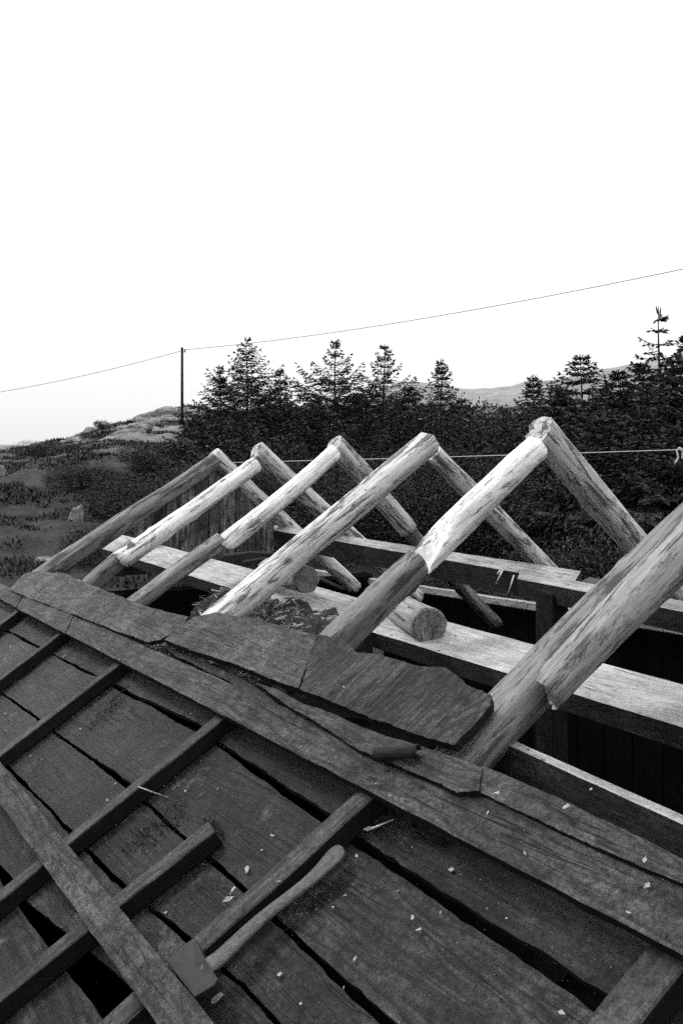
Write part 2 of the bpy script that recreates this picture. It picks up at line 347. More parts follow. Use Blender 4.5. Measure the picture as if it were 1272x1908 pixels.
def slab(name, pts, thick, mat, parent, M3=ROOF3, seed=1, jag=0.006, step=0.025, cup=0.004, side=None):
    """board with an uneven outline: pts are world points on its top face; M3 gives the local axes"""
    pts = [Vector(p) for p in pts]; o = sum(pts, Vector()) / len(pts)
    M = M3.to_4x4(); M.translation = o; inv = M.inverted()
    lp = [inv @ p for p in pts]; out = []
    for a, b_ in zip(lp, lp[1:] + lp[:1]):
        k = max(1, int((b_ - a).length / step)); nrm = Vector((-(b_ - a).y, (b_ - a).x)).normalized()
        for i in range(k):
            p = a.lerp(b_, i / k); f = jag * (0.6 * wob((p.x * 9, p.y * 9, 0), 1, seed) + 0.6 * wob((p.x * 45, p.y * 45, 0), 1, seed) + 0.35 * wob((p.x * 130, p.y * 130, 0), 1, seed))
            if i == 0: f *= 0.4
            out.append((p.x + nrm.x * f, p.y + nrm.y * f, p.z + cup * wob((p.x * 5, p.y * 5, 1), 1, seed)))
    k = len(out); V = out + [(x + 0.004 * wob((x * 25, y * 25, 3), 1, seed), y + 0.004 * wob((x * 25, y * 25, 8), 1, seed), z - thick) for x, y, z in out]
    bm = bmesh.new(); bv = [bm.verts.new(v) for v in V]
    area = sum(out[i][0] * out[(i + 1) % k][1] - out[(i + 1) % k][0] * out[i][1] for i in range(k))
    top = bv[:k] if area > 0 else bv[:k][::-1]; bot = bv[k:][::-1] if area > 0 else bv[k:]
    bm.faces.new(top); bm.faces.new(bot)
    for i in range(k):
        q = (bv[i], bv[k + i], bv[k + (i + 1) % k], bv[(i + 1) % k]); bm.faces.new(q if area > 0 else q[::-1])
    bmesh.ops.triangulate(bm, faces=[f for f in bm.faces if len(f.verts) > 4])
    me = bpy.data.meshes.new(name); bm.normal_update()
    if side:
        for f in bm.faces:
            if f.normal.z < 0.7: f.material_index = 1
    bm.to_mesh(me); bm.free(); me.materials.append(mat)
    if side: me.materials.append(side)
    ob = bpy.data.objects.new(name, me); col.objects.link(ob); WORLD[ob.name] = M
    if parent: adopt(ob, parent)
    ob.matrix_basis = M
    return ob
def tube(name, pts, r, mat, parent=None, seg=6, r_end=None):
    pts = [Vector(p) for p in pts]; V, Fc = [], []; N = len(pts)
    for i, p in enumerate(pts):
        d = (pts[min(i + 1, N - 1)] - pts[max(i - 1, 0)]).normalized(); a = d.orthogonal().normalized()
        if i and a.dot(pa) < 0: a = -a
        if i: a = (pa - d * pa.dot(d)).normalized()
        pa = a; b_ = d.cross(a); rr = r if r_end is None else r + (r_end - r) * i / (N - 1)
        for k in range(seg):
            an = 2 * math.pi * k / seg; V.append(p + (a * math.cos(an) + b_ * math.sin(an)) * rr)
    for i in range(N - 1):
        for k in range(seg):
            k2 = (k + 1) % seg; Fc.append((i * seg + k, i * seg + k2, (i + 1) * seg + k2, (i + 1) * seg + k))
    Fc.append(tuple(range(seg))[::-1]); Fc.append(tuple((N - 1) * seg + k for k in range(seg)))
    o0 = pts[0]; M = Matrix.Translation(o0)
    return place(name, [v - o0 for v in V], Fc, mat, parent, M, smooth=True)

# ------------------------------------------------------------------ shed walls and floor (dark inside)
FL = -EYE + 0.25
wall = empty('shed_wall', uvz(3, 4.85, -EYE), 'dark board wall of the shed with a pale sawn top edge, below the far purlins', 'wall')
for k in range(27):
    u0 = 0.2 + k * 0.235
    beam('board', uvz(u0, 4.83, -0.975), uvz(u0, 4.83, -EYE - 0.1), 0.228, 0.025, M_WBOARD, wall, up=-C, seed=k + 200)
beam('top_rail', onv(560, 1057, 4.77), onv(1330, 1174, 4.77), 0.055, 0.06, M_PALE2, wall, seed=31)
nw = empty('stone_wall', uvz(3, 1.9, -EYE), 'rough low wall under the near roof slope, topped with straw litter', 'wall')
def blob_box(name, u0, u1, v0, v1, z0, z1, mat, parent, seed, n_=14, amp=0.04):
    V, Fc = [], []
    us = np.linspace(u0, u1, n_); vs = np.linspace(v0, v1, 8)
    for i, u in enumerate(us):
        for j, v_ in enumerate(vs):
            V.append(uvz(u, v_, z1 + amp * wob((u * 4, v_ * 4, 0), 1, seed) + amp * .6 * wob((u * 13, v_ * 13, 0), 1, seed)))
    nt = len(V); V += [uvz(u, v_, z0) for u in us for v_ in vs]
    nv = len(vs)
    for i in range(n_ - 1):
        for j in range(nv - 1):
            a = i * nv + j; Fc.append((a, a + 1, a + nv + 1, a + nv))
    ring = [i * nv for i in range(n_)] + [(n_ - 1) * nv + j for j in range(1, nv)] + [i * nv + nv - 1 for i in range(n_ - 2, -1, -1)] + [j for j in range(nv - 2, 0, -1)]
    for a, b_ in zip(ring, ring[1:] + ring[:1]): Fc.append((a, b_, nt + b_, nt + a))
    o0 = uvz(u0, v0, z0); M = Matrix.Translation(o0)
    return place(name, [p - o0 for p in V], Fc, mat, parent, M)
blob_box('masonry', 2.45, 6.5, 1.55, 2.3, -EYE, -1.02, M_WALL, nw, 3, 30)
blob_box('masonry', -0.6, 2.4, 0.1, 0.45, -EYE, -1.75, M_WALL, nw, 4, 20)  # unseen outer walls, added so light stays out from under the roof
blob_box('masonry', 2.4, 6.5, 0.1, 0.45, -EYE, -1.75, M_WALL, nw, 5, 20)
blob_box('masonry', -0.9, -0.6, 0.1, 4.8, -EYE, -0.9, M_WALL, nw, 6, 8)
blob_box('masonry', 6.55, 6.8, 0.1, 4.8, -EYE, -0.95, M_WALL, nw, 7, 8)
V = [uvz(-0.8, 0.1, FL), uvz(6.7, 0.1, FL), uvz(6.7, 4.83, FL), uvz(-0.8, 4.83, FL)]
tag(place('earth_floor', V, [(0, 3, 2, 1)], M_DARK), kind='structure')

# gable boards under the farthest rafters
gab = empty('gable_wall', uvz(6.5, 3.1, -1), 'weathered upright boards of the far gable, streaked pale and dark', 'wall')
gx = [252, 284, 312, 338, 362, 390, 418, 440, 466, 490, 512]
for k, (a, b_) in enumerate(zip(gx, gx[1:])):
    du = 0.012 * (k % 2)
    p0, p1 = onu(a + 1, 1040, 6.5 - du), onu(b_ - 1, 1040, 6.5 - du)
    def topz(p):
        v_ = (p - E0).dot(C); return EYE + ZR - TS * abs(VR - v_) - 0.03
    p2, p3 = p1.copy(), p0.copy(); p2.z, p3.z = topz(p1), topz(p0)
    pts = [p0, p1, p2, p3]
    if min((p2 - p1).length, (p3 - p0).length) > 0.02:
        slab('board', pts, 0.02, M_GABLE, gab, Matrix((Z, -C, R)).transposed() @ Matrix.Diagonal((1, 1, -1)).to_3x3() if False else Matrix((Z, C, -R)).transposed() if Z.cross(C).dot(-R) > 0 else Matrix((Z, -C, -R)).transposed(), k + 60, 0.004, 0.05)
beam('cross_rail', onu(215, 1052, 6.42), onu(520, 1030, 6.42), 0.05, 0.09, M_DARKW, gab, seed=71)

# ------------------------------------------------------------------ rafters
def rad(px_w, P): return 0.5 * px_w * P.y / F
def cross_ax(px0, px1, u): return onu(px0[0], px0[1], u), onu(px1[0], px1[1], u)
def ext(A, B, a, b_): d = (B - A).normalized(); return A - d * a, B + d * b_
G = 'log rafter pairs standing in a row'
# nearest pair first in data, labels by look and place
def pair(label, u_mid): return empty('rafter_pair', uvz(u_mid, VR, 0.1), label, 'rafters', G)

# 1: farthest, old grey
p = pair('farthest rafter pair, its left log dark grey and bark-stained against the gable', 6.36)
A, B = cross_ax((100, 1068), (396, 859), 6.36); A, B = ext(A, B, 0.2, 0.02)
log('log', A, B, 0.075, 0.066, M_OLDLOG, p, 11, bend=0.02, cutB=(R * 0.15 + C).normalized())
A, B = cross_ax((404, 851), (545, 985), 6.5); A, B = ext(A, B, 0.04, 0.9)
log('log', A, B, 0.064, 0.064, M_FAR, p, 12)
# 2
p = pair('pale rafter pair with a knotty left log, second from the gable end', 5.48)
A, B = cross_ax((219, 1047), (474, 866), 5.45); log('log', A, ext(A, B, 0, 0.02)[1], 0.064, 0.054, M_NEW, p, 21, bend=0.01, cutA=((A - B).normalized() - NRM * 0.7))
A, B = cross_ax((172, 1086), (226, 1042), 5.45); A, B = ext(A, B, 0.25, 0.12)
log('spliced_timber', A, B, 0.064, 0.06, M_MIDLOG, p, 22, flat=((-R - NRM * 0.35).normalized(), 0.05), facet=1.0)
A, B = cross_ax((482, 844), (650, 1000), 5.6); A, B = ext(A, B, 0.03, 0.9)
log('log', A, B, 0.07, 0.066, M_STRK, p, 23, cutA=-C + Z * 0.2)
# 3
p = pair('pale rafter pair with a stepped splice halfway down its left log, third from the gable', 4.6)
A, B = cross_ax((409, 1018), (622, 842), 4.58); log('log', A, B, 0.059, 0.051, M_NEW, p, 31, cutA=((A - B).normalized() - NRM * 0.9))
A, B = cross_ax((262, 1117), (414, 1009), 4.58); A, B = ext(A, B, 0.25, 0.0)
log('spliced_timber', A, B - NRM * 0.004, 0.048, 0.05, M_WARM, p, 32, flat=((-R - NRM * 0.2).normalized(), 0.045), facet=1.0)
A, B = cross_ax((628, 840), (752, 972), 4.75); A, B = ext(A, B, 0.06, 0.08)
log('log', A, B, 0.069, 0.066, M_FAR, p, 33, cutA=-C + Z * 0.2)
d = (B - A).normalized(); log('spliced_timber', B - d * 0.12 + R * 0.02, B + d * 1.2 + R * 0.02, 0.05, 0.05, M_OLDLOG, p, 34)
# 4
p = pair('bark-streaked rafter pair, left log lapping over the right at the peak, in the middle', 3.68)
A, B = cross_ax((425, 1137), (801, 826), 3.66); A = ext(A, B, 0.3, 0)[0]
log('log', A, B, 0.073, 0.07, M_STRK, p, 41, flat=((NRM - R * 0.25).normalized(), 0.058))
A, B = cross_ax((806, 846), (1010, 1055), 3.82); A, B = ext(A, B, 0.0, 1.0)
log('log', A, B, 0.056, 0.058, M_STRK, p, 42)
# 5
p = pair('brightest thick rafter pair, left log joined to a dark squared timber below', 2.75)
A, B = cross_ax((777, 1045), (1002, 838), 2.72); log('log', A, B, 0.064, 0.058, M_NEW, p, 51, cutA=(-C + Z * 0.9 - R * 0.2))
A, B = cross_ax((628, 1197), (782, 1047), 2.72); A, B = ext(A, B, 0.3, 0.0)
log('spliced_timber', A, B, 0.068, 0.064, M_MIDLOG, p, 52, flat=((-R - NRM * 0.3).normalized(), 0.05), facet=1.0, seg=32)
A, B = cross_ax((1016, 812), (1205, 1030), 2.9); A, B = ext(A, B, 0.07, 1.2)
log('log', A, B, 0.075, 0.072, M_FAR, p, 53, cutA=-C + Z * 0.35)
# 6
p = pair('nearest rafter, weathered pale log lying along an older one, cut by the right edge', 1.65)
A, B = cross_ax((905, 1384), (1172, 1098), 1.72); A, B = ext(A, B, 0.25, 1.1)
log('log', A, B, 0.07, 0.066, M_MIDLOG, p, 61, flat=((NRM - R * 0.1).normalized(), 0.05))
A, B = cross_ax((1014, 1298), (1272, 1010), 1.62); B = ext(A, B, 0, 0.62)[1]
log('log', A, B, 0.05, 0.088, M_WARM, p, 62, cutA=((A - B).normalized() + R * 1.1), seg=32)
A = uvz(1.75, VR - 0.05, 0.14); log('log', A, A + (C - Z * TS).normalized() * 2.1, 0.075, 0.072, M_FAR, p, 63)

# ------------------------------------------------------------------ planks and beams inside
def quad_plank(name, a0, a1, b0, b1, thick, mat, label, cat, group=None, seed=1, side=None):
    """a0-a1 near edge, b0-b1 far edge of the top face"""
    xc = (a1 - a0).normalized(); yc = (b0 - a0); yc = (yc - xc * yc.dot(xc)).normalized(); zc = xc.cross(yc)
    if zc.z < 0: yc = -yc; zc = -zc
    o = slab(name, [a0, a1, b1, b0], thick, mat, None, Matrix((xc, yc, zc)).transposed(), seed, 0.003, 0.06, 0.002, side or M_SHADE)
    return tag(o, label, cat, group)
a0, a1 = onv(186, 1021, 2.2), onv(1340, 1377, 2.2)
quad_plank('plank', a0, a1, onv(186, 985, 2.5), onv(1340, 1294, 2.5), 0.075, M_PALE, 'wide pale sawn plank running the shed length under the near rafters', 'plank', seed=81)
quad_plank('purlin', onv(480, 983, 3.66), onv(1069, 1085, 3.66), onv(500, 977, 3.76), onv(1081, 1064, 3.79), 0.15, M_PALE2, 'long grey purlin under the far log rafters with nails poking below', 'beam', seed=82)
for k, (q0, q1) in enumerate((((936, 1062), (924, 1088)), ((957, 1072), (946, 1107)), ((931, 1063), (926, 1070)))):
    t_ = tube('nail', [onv(*q0, 3.64), onv(*q1, 3.64)], 0.005, M_NAIL, bpy.data.objects['purlin'])
quad_plank('purlin', onv(963, 1078, 3.5), onv(1330, 1152, 3.5), onv(969, 1063, 3.61), onv(1330, 1131, 3.61), 0.11, M_PALE2, 'shorter pale purlin on the upright post, overlapping the longer one', 'beam', seed=83)
o = quad_plank('offcut_board', onv(1076, 1086, 3.75), onv(1150, 1103, 3.75), onv(1097, 1075, 3.9), onv(1165, 1090, 3.9), 0.03, M_DARKW, 'small grey board offcut beside the end of the long purlin', 'board', seed=84)
quad_plank('edge_plank', onv(925, 1380, 1.7), onv(1330, 1563, 1.7), onv(930, 1368, 1.735), onv(1330, 1545, 1.735), 0.12, M_PALE2, 'plank standing on edge beside the near roof boards, bright thin top', 'plank', seed=85)
pp = onv(1044, 1115, 3.56); pp.z = onv(1044, 1108, 3.56).z
po = empty('timber_post', Vector((pp.x, pp.y, 0)), 'dark upright post holding up the shorter pale purlin', 'post')
beam('post_shaft', Vector((pp.x, pp.y, 0.02)), Vector((pp.x, pp.y, pp.z)) , 0.13, 0.13, M_POST, po, up=(-R).normalized(), seed=86)
# two short logs used as packing on the plank
def short_log(px_end, px_back, label, r, seed, zoff):
    Ez = onv(px_end[0], px_end[1], 2.28); z = Ez.z - EYE
    Bk = onz(px_back[0], px_back[1], z)
    t_ = empty('short_log', Ez - Z * r, label, 'log', 'short packing logs on the plank')
    L = log('trunk', Bk, Ez, r * 0.97, r, M_WARM, t_, seed, bend=0.0, rough=0.08, knots=3)
    d = (Ez - Bk).normalized(); a = d.cross(Z).normalized(); b_ = a.cross(d)
    V = [(0, 0, 0)]; rings = 5; sg = 28
    for i in range(1, rings + 1):
        for k in range(sg):
            an = 2 * math.pi * k / sg; rr = r * 0.965 * i / rings * (1 + 0.03 * wob((math.cos(an), math.sin(an), 0), 1.5, seed))
            V.append((rr * math.cos(an), rr * math.sin(an), 0.004 + 0.003 * wob((rr * 80, an * 3, 0), 1, seed)))
    Fc = [(0, 1 + k, 1 + (k + 1) % sg) for k in range(sg)]
    for i in range(rings - 1):
        for k in range(sg):
            k2 = (k + 1) % sg; Fc.append((1 + i * sg + k, 1 + (i + 1) * sg + k, 1 + (i + 1) * sg + k2, 1 + i * sg + k2))
    place('end_face', V, Fc, M_ENDG, t_, frame(Ez, a, b_, d) if a.cross(b_).dot(d) > 0 else frame(Ez, b_, a, d))
    return t_, Ez, Bk, d
t_, Ez, Bk, d = short_log((800, 1167), (700, 1112), 'short round log end resting on the wide plank beside the brightest rafter', 0.072, 91, 0)
up = Z; q = Ez.lerp(Bk, 0.42)
beam('wedge', q + Z * 0.075 - d * 0.12, q + Z * 0.07 + d * 0.02, 0.075, 0.03, M_PALE2, t_, seed=92)
short_log((571, 1080), (500, 1062), 'smaller round log end on the wide plank behind the streaked rafter', 0.068, 93, 0)

# ------------------------------------------------------------------ the old board roof (near slope)
roof = empty('old_roof', roof_uv(2.5, 0.9, 0), 'old dark board roof in the foreground with raised battens and gaping joints', 'roof')
T_S, T_B, T_L = -0.004, 0.058, 0.088
brk = [6.75, 5.82, 4.88, 3.93, 2.90, 1.95, 0.98, 0.1]
seams = {0: [(7, 1.52), (0, 1.52)],
         1: [(6, 1.25), (4.1, 1.297), (2.94, 1.325), (2.0, 1.29), (1.03, 1.268), (0, 1.26)],
         2: [(6, 1.0), (4.8, 1.012), (2.96, 1.06), (2.04, 1.06), (1.38, 1.046), (0, 1.03)],
         3: [(6, .82), (3.8, .846), (2.5, .874), (1.78, .925), (0, .90)],
         4: [(6, .6), (3, .65), (2.3, .68), (1.8, .70), (0, .7)],
         5: [(6, .32), (2, .42), (0, .45)]}
def sv(j, u):
    pts = sorted(seams[j]); return float(np.interp(u, [a for a, _ in pts], [b_ for _, b_ in pts]))
ci = 0
for j in range(5):
    for a, b_ in zip(brk, brk[1:]):
        ci += 1; rr = random.Random(ci * 13 + 5)
        us = np.linspace(a - 0.004, b_ + 0.004, 7)
        g0 = [rr.uniform(0.001, 0.007) for _ in us]; g1 = [rr.uniform(0.001, 0.006) for _ in us]
        sl0, sl1 = rr.uniform(-0.012, 0.012), rr.uniform(-0.012, 0.012)
        # measured wide gaps
        wide = {(0, 3.93): (0.002, 0.018), (0, 2.9): (0.001, 0.022), (0, 1.95): (0.010, 0.024), (1, 3.93): (0.0, 0.012), (1, 1.95): (0.002, 0.012), (3, 2.9): (0.01, 0.085), (3, 3.93): (0.004, 0.02)}.get((j, a), (0, 0.004))
        for k in range(7):
            s = k / 6; g1[k] += wide[0] + (wide[1] - wide[0]) * s; 
            if j: g0[k] += 0.002
        top = [roof_uv(u, sv(j, u) - g, T_S + sl0 * 0.2) for u, g in zip(us, g0)]
        low = [roof_uv(u, sv(j + 1, u) + g, T_S + sl1 * 0.2) for u, g in zip(us, g1)]
        if j == 3 and b_ < 1.9 : pass
        tilt = rr.uniform(-0.004, 0.004)
        slab('board', [p_ + NRM * tilt for p_ in top] + [p_ for p_ in low[::-1]], 0.022, M_SARK if rr.random() < 0.7 else M_SARK2, roof, ROOF3, ci + 300, 0.007, 0.03, 0.004, M_SHADE_EDGE)
# battens up the slope
def batten(q0, q1, w, ext0, ext1, seed, t=T_B):
    A, B = roofp(*q0, t), roofp(*q1, t); A, B = ext(A, B, ext0, ext1)
    beam('batten', A, B, w, 0.058, M_BAT, roof, up=NRM, seed=seed, rough=0.004, bev=0.004, side=M_SHADE_EDGE)
batten((38, 1134), (-60, 1208), 0.05, 0.08, 0.3, 401)
batten((122, 1172), (-2, 1266), 0.05, 0.08, 0.5, 402)
batten((231, 1226), (0, 1404), 0.056, 0.08, 0.5, 403)
batten((413, 1332), (0, 1667), 0.062, 0.08, 0.4, 404)
batten((393, 1539), (0, 1852), 0.06, 0.0, 0.3, 405)
batten((682, 1477), (222, 1893), 0.07, 0.1, 0.3, 406)
batten((1238, 1786), (1140, 1908), 0.078, 0.08, 0.4, 407)
# cover boards along the slope
def cover(x0, x1, near, far, t, seed, mat=M_LAY, thick=0.026, skew=0):
    nl = lambda x: near[0] + near[1] * x; fl = lambda x: far[0] + far[1] * x
    xs_ = np.linspace(x0, x1, 6)
    pts = [roofp(x, nl(x), t) for x in xs_] + [roofp(x + skew, fl(x + skew), t) for x in xs_[::-1]]
    return slab('cover_board', pts, thick, mat, roof, ROOF3, seed, 0.004, 0.04, 0.002, M_SHADE_EDGE)
NEAR, FAR = (1116, 0.5205), (1086, 0.433)
cover(-140, 30, NEAR, FAR, T_L + 0.004, 411, skew=14)
cover(31, 121, (1117, .5205), FAR, T_L + 0.009, 412, skew=16)
cover(122, 224, NEAR, FAR, T_L + 0.002, 413, skew=15)
cover(225, 1420, (1116, .5215), (1086, .436), T_L + 0.006, 414, skew=13)
# plank lying across the battens, lower left
NE, FA = (1497, 1.408), (1419, 1.222)
xs_ = np.linspace(-90, 330, 6)
pts = [roofp(x, NE[0] + NE[1] * x, T_L + 0.004) for x in xs_] + [roofp(x + 85, FA[0] + FA[1] * (x + 85), T_L + 0.004) for x in xs_[::-1]]
slab('cover_board', pts, 0.028, M_LAY, roof, ROOF3, 420, 0.003, 0.04, 0.002, M_SHADE_EDGE)
def nail_head(x, y, t):
    V, Fc = [(0, 0, .0012)], []
    for k in range(8): V.append((.0042 * math.cos(k * .785), .0042 * math.sin(k * .785), 0))
    Fc = [(0, 1 + k, 1 + (k + 1) % 8) for k in range(8)]; M = ROOF3.to_4x4(); M.translation = roofp(x, y, t); place('nail', V, Fc, M_RUST, roof, M)
for (x, y) in ((34, 1115), (44, 1122), (118, 1152), (128, 1165), (236, 1205), (246, 1222), (428, 1290), (434, 1320), (690, 1420), (708, 1462), (1190, 1650), (1240, 1740)): nail_head(x, y, T_L + 0.0095)
for (x, y) in ((62, 1535), (78, 1538), (158, 1660), (175, 1672), (290, 1840), (262, 1800)): nail_head(x, y, T_L + 0.0075)
# broken slabs along the upper edge of the old boards
def pslab(px, t, thick, mat, seed, jag=0.006): return slab('slab', [roofp(x, y, t) for x, y in px], thick, mat, roof, ROOF3, seed, jag, 0.012, 0.009, M_SHADE_EDGE)
pslab([(20, 1100), (28, 1086), (46, 1069), (72, 1064), (120, 1068), (182, 1094), (246, 1120), (300, 1137), (352, 1150), (338, 1166), (300, 1192), (276, 1197), (150, 1150)], 0.105, 0.022, M_SLAB, 431)
pslab([(306, 1192), (332, 1166), (362, 1149), (402, 1142), (462, 1149), (500, 1160), (592, 1184), (578, 1216), (556, 1283), (500, 1264), (440, 1238), (380, 1219)], 0.112, 0.03, M_SLAB, 432)
pslab([(594, 1184), (636, 1192), (664, 1214), (702, 1218), (780, 1240), (830, 1244), (852, 1260), (868, 1276), (912, 1292), (913, 1312), (882, 1352), (846, 1390), (780, 1370), (702, 1341), (640, 1316), (558, 1284), (580, 1216)], 0.116, 0.026, M_SLABX, 433)
pslab([(478, 1274), (520, 1286), (566, 1312), (640, 1338), (720, 1372), (778, 1388), (850, 1412), (898, 1430), (892, 1474), (850, 1476), (790, 1446), (735, 1425), (672, 1398), (620, 1366), (540, 1318)], 0.114, 0.02, M_LAY, 434, 0.005)
pslab([(900, 1430), (960, 1452), (1084, 1508), (1180, 1556), (1290, 1612), (1400, 1668), (1400, 1706), (1272, 1648), (1100, 1575), (893, 1476)], 0.104, 0.02, M_LAY, 435, 0.003)
pslab([(306, 1205), (380, 1232), (440, 1258), (480, 1282), (540, 1330), (500, 1310), (420, 1266), (330, 1224)], 0.06, 0.02, M_SARK, 436)

# ------------------------------------------------------------------ axe
axe = empty('axe', roofp(500, 1700, 0.03), 'short axe with a curved wooden handle lying along a batten', 'axe')
cl = [((372, 1806), 46, .074), ((396, 1800), 44, .07), ((440, 1756), 37, .064), ((485, 1713), 31, .055), ((520, 1686), 28, .05), ((560, 1656), 29, .045), ((592, 1629), 33, .043), ((614, 1604), 40, .043), ((630, 1588), 48, .043), ((641, 1580), 44, .043)]
V, Fc, sg = [], [], 14
cp = [roofp(*q, t) for q, w, t in cl]; ws = [0.5 * w * 1.02 * p.y / F for (q, w, t), p in zip(cl, cp)]
o0 = cp[0]; dd = (cp[-1] - cp[0]).normalized(); M = frame(o0, dd, NRM.cross(dd).normalized(), dd.cross(NRM.cross(dd).normalized())); Mi = M.inverted()
for i, p_ in enumerate(cp):
    d = (cp[min(i + 1, len(cp) - 1)] - cp[max(i - 1, 0)]).normalized(); a = NRM.cross(d).normalized(); b_ = d.cross(a)
    for k in range(sg):
        an = 2 * math.pi * k / sg; s = 0.55 if i == len(cp) - 1 else 1
        V.append(Mi @ (p_ + a * math.cos(an) * ws[i] * s + b_ * math.sin(an) * min(ws[i], 0.0125) * 1.0 * s))
for i in range(len(cp) - 1):
    for k in range(sg):
        k2 = (k + 1) % sg; Fc.append((i * sg + k, i * sg + k2, (i + 1) * sg + k2, (i + 1) * sg + k))
Fc.append(tuple(range(sg))[::-1]); Fc.append(tuple((len(cp) - 1) * sg + k for k in range(sg)))
hd = place('handle', V, Fc, M_HANDLE, axe, M, smooth=True)
md = hd.modifiers.new('smooth', 'SUBSURF'); md.levels = 2; md.render_levels = 2
# head: thick at the eye, thin at the edge
hp = [((362, 1746), .078, .020), ((373, 1766), .084, .028), ((381, 1786), .086, .032), ((406, 1824), .086, .030), ((398, 1836), .084, .028), ((362, 1858), .076, .012), ((334, 1822), .072, .005), ((309, 1790), .070, .004), ((338, 1764), .074, .012)]
top = [roofp(*q, t) for q, t, w in hp]; o0 = sum(top, Vector()) / len(top); M = ROOF3.to_4x4(); M.translation = o0; Mi = M.inverted()
V = [Mi @ p_ for p_ in top] + [Mi @ (p_ - NRM * w) for p_, (q, t, w) in zip(top, hp)]; k = len(top)
ctr = [Mi @ (o0 + NRM * 0.0005), Mi @ (o0 - NRM * 0.018)]; V += ctr
Fc = [(i, (i + 1) % k, 2 * k) for i in range(k)] + [(k + (i + 1) % k, k + i, 2 * k + 1) for i in range(k)] + [(i, k + i, k + (i + 1) % k, (i + 1) % k) for i in range(k)]
ah = place('axe_head', V, Fc, M_STEEL, axe, M)
bm = bmesh.new(); bm.from_mesh(ah.data); bmesh.ops.recalc_face_normals(bm, faces=bm.faces); bm.to_mesh(ah.data); bm.free()
bv = ah.modifiers.new('bevel', 'BEVEL'); bv.width = 0.002; bv.segments = 2

# ------------------------------------------------------------------ curl of bark on the cover board
A, B = roofp(700, 1404, .135), roofp(780, 1398, .135); d = (B - A).normalized(); a = NRM.cross(d).normalized(); b_ = d.cross(a)
V, Fc = [], []; n_a, n_l = 20, 8
for i in range(n_l + 1):
    for k in range(n_a + 1):
        an = math.radians(-40 + 300 * k / n_a); r_ = 0.015 + 0.005 * k / n_a + 0.002 * wob((i * .6, k * .5, 0), 1, 4)
        V.append(a * math.cos(an) * r_ + b_ * math.sin(an) * r_ + d * ((B - A).length * i / n_l + 0.004 * wob((k * .8, 0, 0), 1, 6)))
for i in range(n_l):
    for k in range(n_a):
        q = i * (n_a + 1) + k; Fc.append((q, q + 1, q + n_a + 2, q + n_a + 1))
cb = place('bark_curl', V, Fc, M_BARK, None, Matrix.Translation(A)); sm = cb.modifiers.new('thick', 'SOLIDIFY'); sm.thickness = 0.004
tag(cb, 'dark curl of bark lying on the splintered cover board', 'bark')

# ------------------------------------------------------------------ cord along the far slope
P0 = onu(434, 862, 6.38); P1 = ony(1300, 837, 5.4)
cd = empty('string_line', P0, 'thin pale string stretched level behind the rafter peaks, knotted at right', 'string')
def along(t): return P0.lerp(P1, t) - Z * 0.004 * math.sin(t * math.pi)
tube('cord', [along(t / 16) for t in range(17)], 0.003, M_CORD, cd)
K = ony(1264, 838, 5.43)
tube('knot', [K + Vector((0.03, 0, 0.0)), K + Vector((0.0, 0, 0.012)), K + Vector((-0.014, 0, 0.0)), K + Vector((-0.005, 0, -0.05)), K + Vector((-0.018, 0, -0.075)), K + Vector((-0.028, 0, -0.092))], 0.006, M_CORD, cd)
tube('knot', [K + Vector((0.0, 0, 0.012)), K + Vector((0.022, 0, -0.01)), K + Vector((0.02, 0, -0.05)), K + Vector((0.035, 0, -0.07))], 0.006, M_CORD, cd)

# ------------------------------------------------------------------ litter on the roof and inside
def chip_mesh(seed):
    r_ = random.Random(seed); k = r_.randint(4, 6)
    pts = []
    for i in range(k):
        an = 2 * math.pi * i / k + r_.uniform(-.3, .3); pts.append((math.cos(an) * r_.uniform(.7, 1.1), math.sin(an) * r_.uniform(.3, .6), r_.uniform(-.1, .25)))
    V = pts + [(x, y, z_ - 0.16) for x, y, z_ in pts]; Fc = [tuple(range(k)), tuple(range(2 * k - 1, k - 1, -1))] + [(i, k + i, k + (i + 1) % k, (i + 1) % k) for i in range(k)]
    me = bpy.data.meshes.new('wood_chip'); me.from_pydata(V, [], Fc); me.materials.append(M_CHIP); return me
CM = [chip_mesh(s) for s in range(6)]
chips = [(433, 1659, 1, .014), (425, 1675, 1, .017), (345, 1474, 0, .009), (509, 1557, 0, .006), (506, 1556, 0, .007), (487, 1584, 0, .008), (460, 1620, 0, .016), (519, 1642, 2, .008), (684, 1545, 0, .016),
         (840, 1620, 0, .012), (664, 1594, 0, .008), (768, 1709, 0, .010), (779, 1732, 0, .010), (661, 1786, 0, .009), (643, 1668, 0, .007), (521, 1815, 0, .010), (1046, 1887, 0, .010), (924, 1478, 3, .013), (1054, 1503, 3, .011), (908, 1514, 3, .007),
         (977, 1590, 1, .007), (1200, 1602, 3, .010), (1204, 1650, 1, .010), (1170, 1700, 1, .007), (404, 1860, 0, .020), (150, 1358, 0, .009), (78, 1415, 0, .008), (58, 1408, 0, .006), (200, 1490, 0, .009), (215, 1460, 2, .007), (20, 1205, 0, .008), (120, 1222, 0, .010),
         (10, 1330, 0, .010), (300, 1390, 0, .006), (405, 1470, 0, .006), (620, 1690, 0, .006), (740, 1660, 0, .005), (820, 1700, 0, .005), (640, 1840, 0, .005), (560, 1870, 0, .006), (308, 1700, 0, .007), (290, 1640, 0, .006), (140, 1783, 0, .006), (715, 1418, 1, .011), (378, 1610, 0, .005), (620, 1600, 0, .005), (190, 1440, 0, .005), (355, 1330, 1, .005), (470, 1100, 3, .005), (640, 1280, 3, .008), (745, 1285, 3, .009), (1100, 1470, 3, .006), (700, 1460, 1, .005), (560, 1390, 1, .004)]
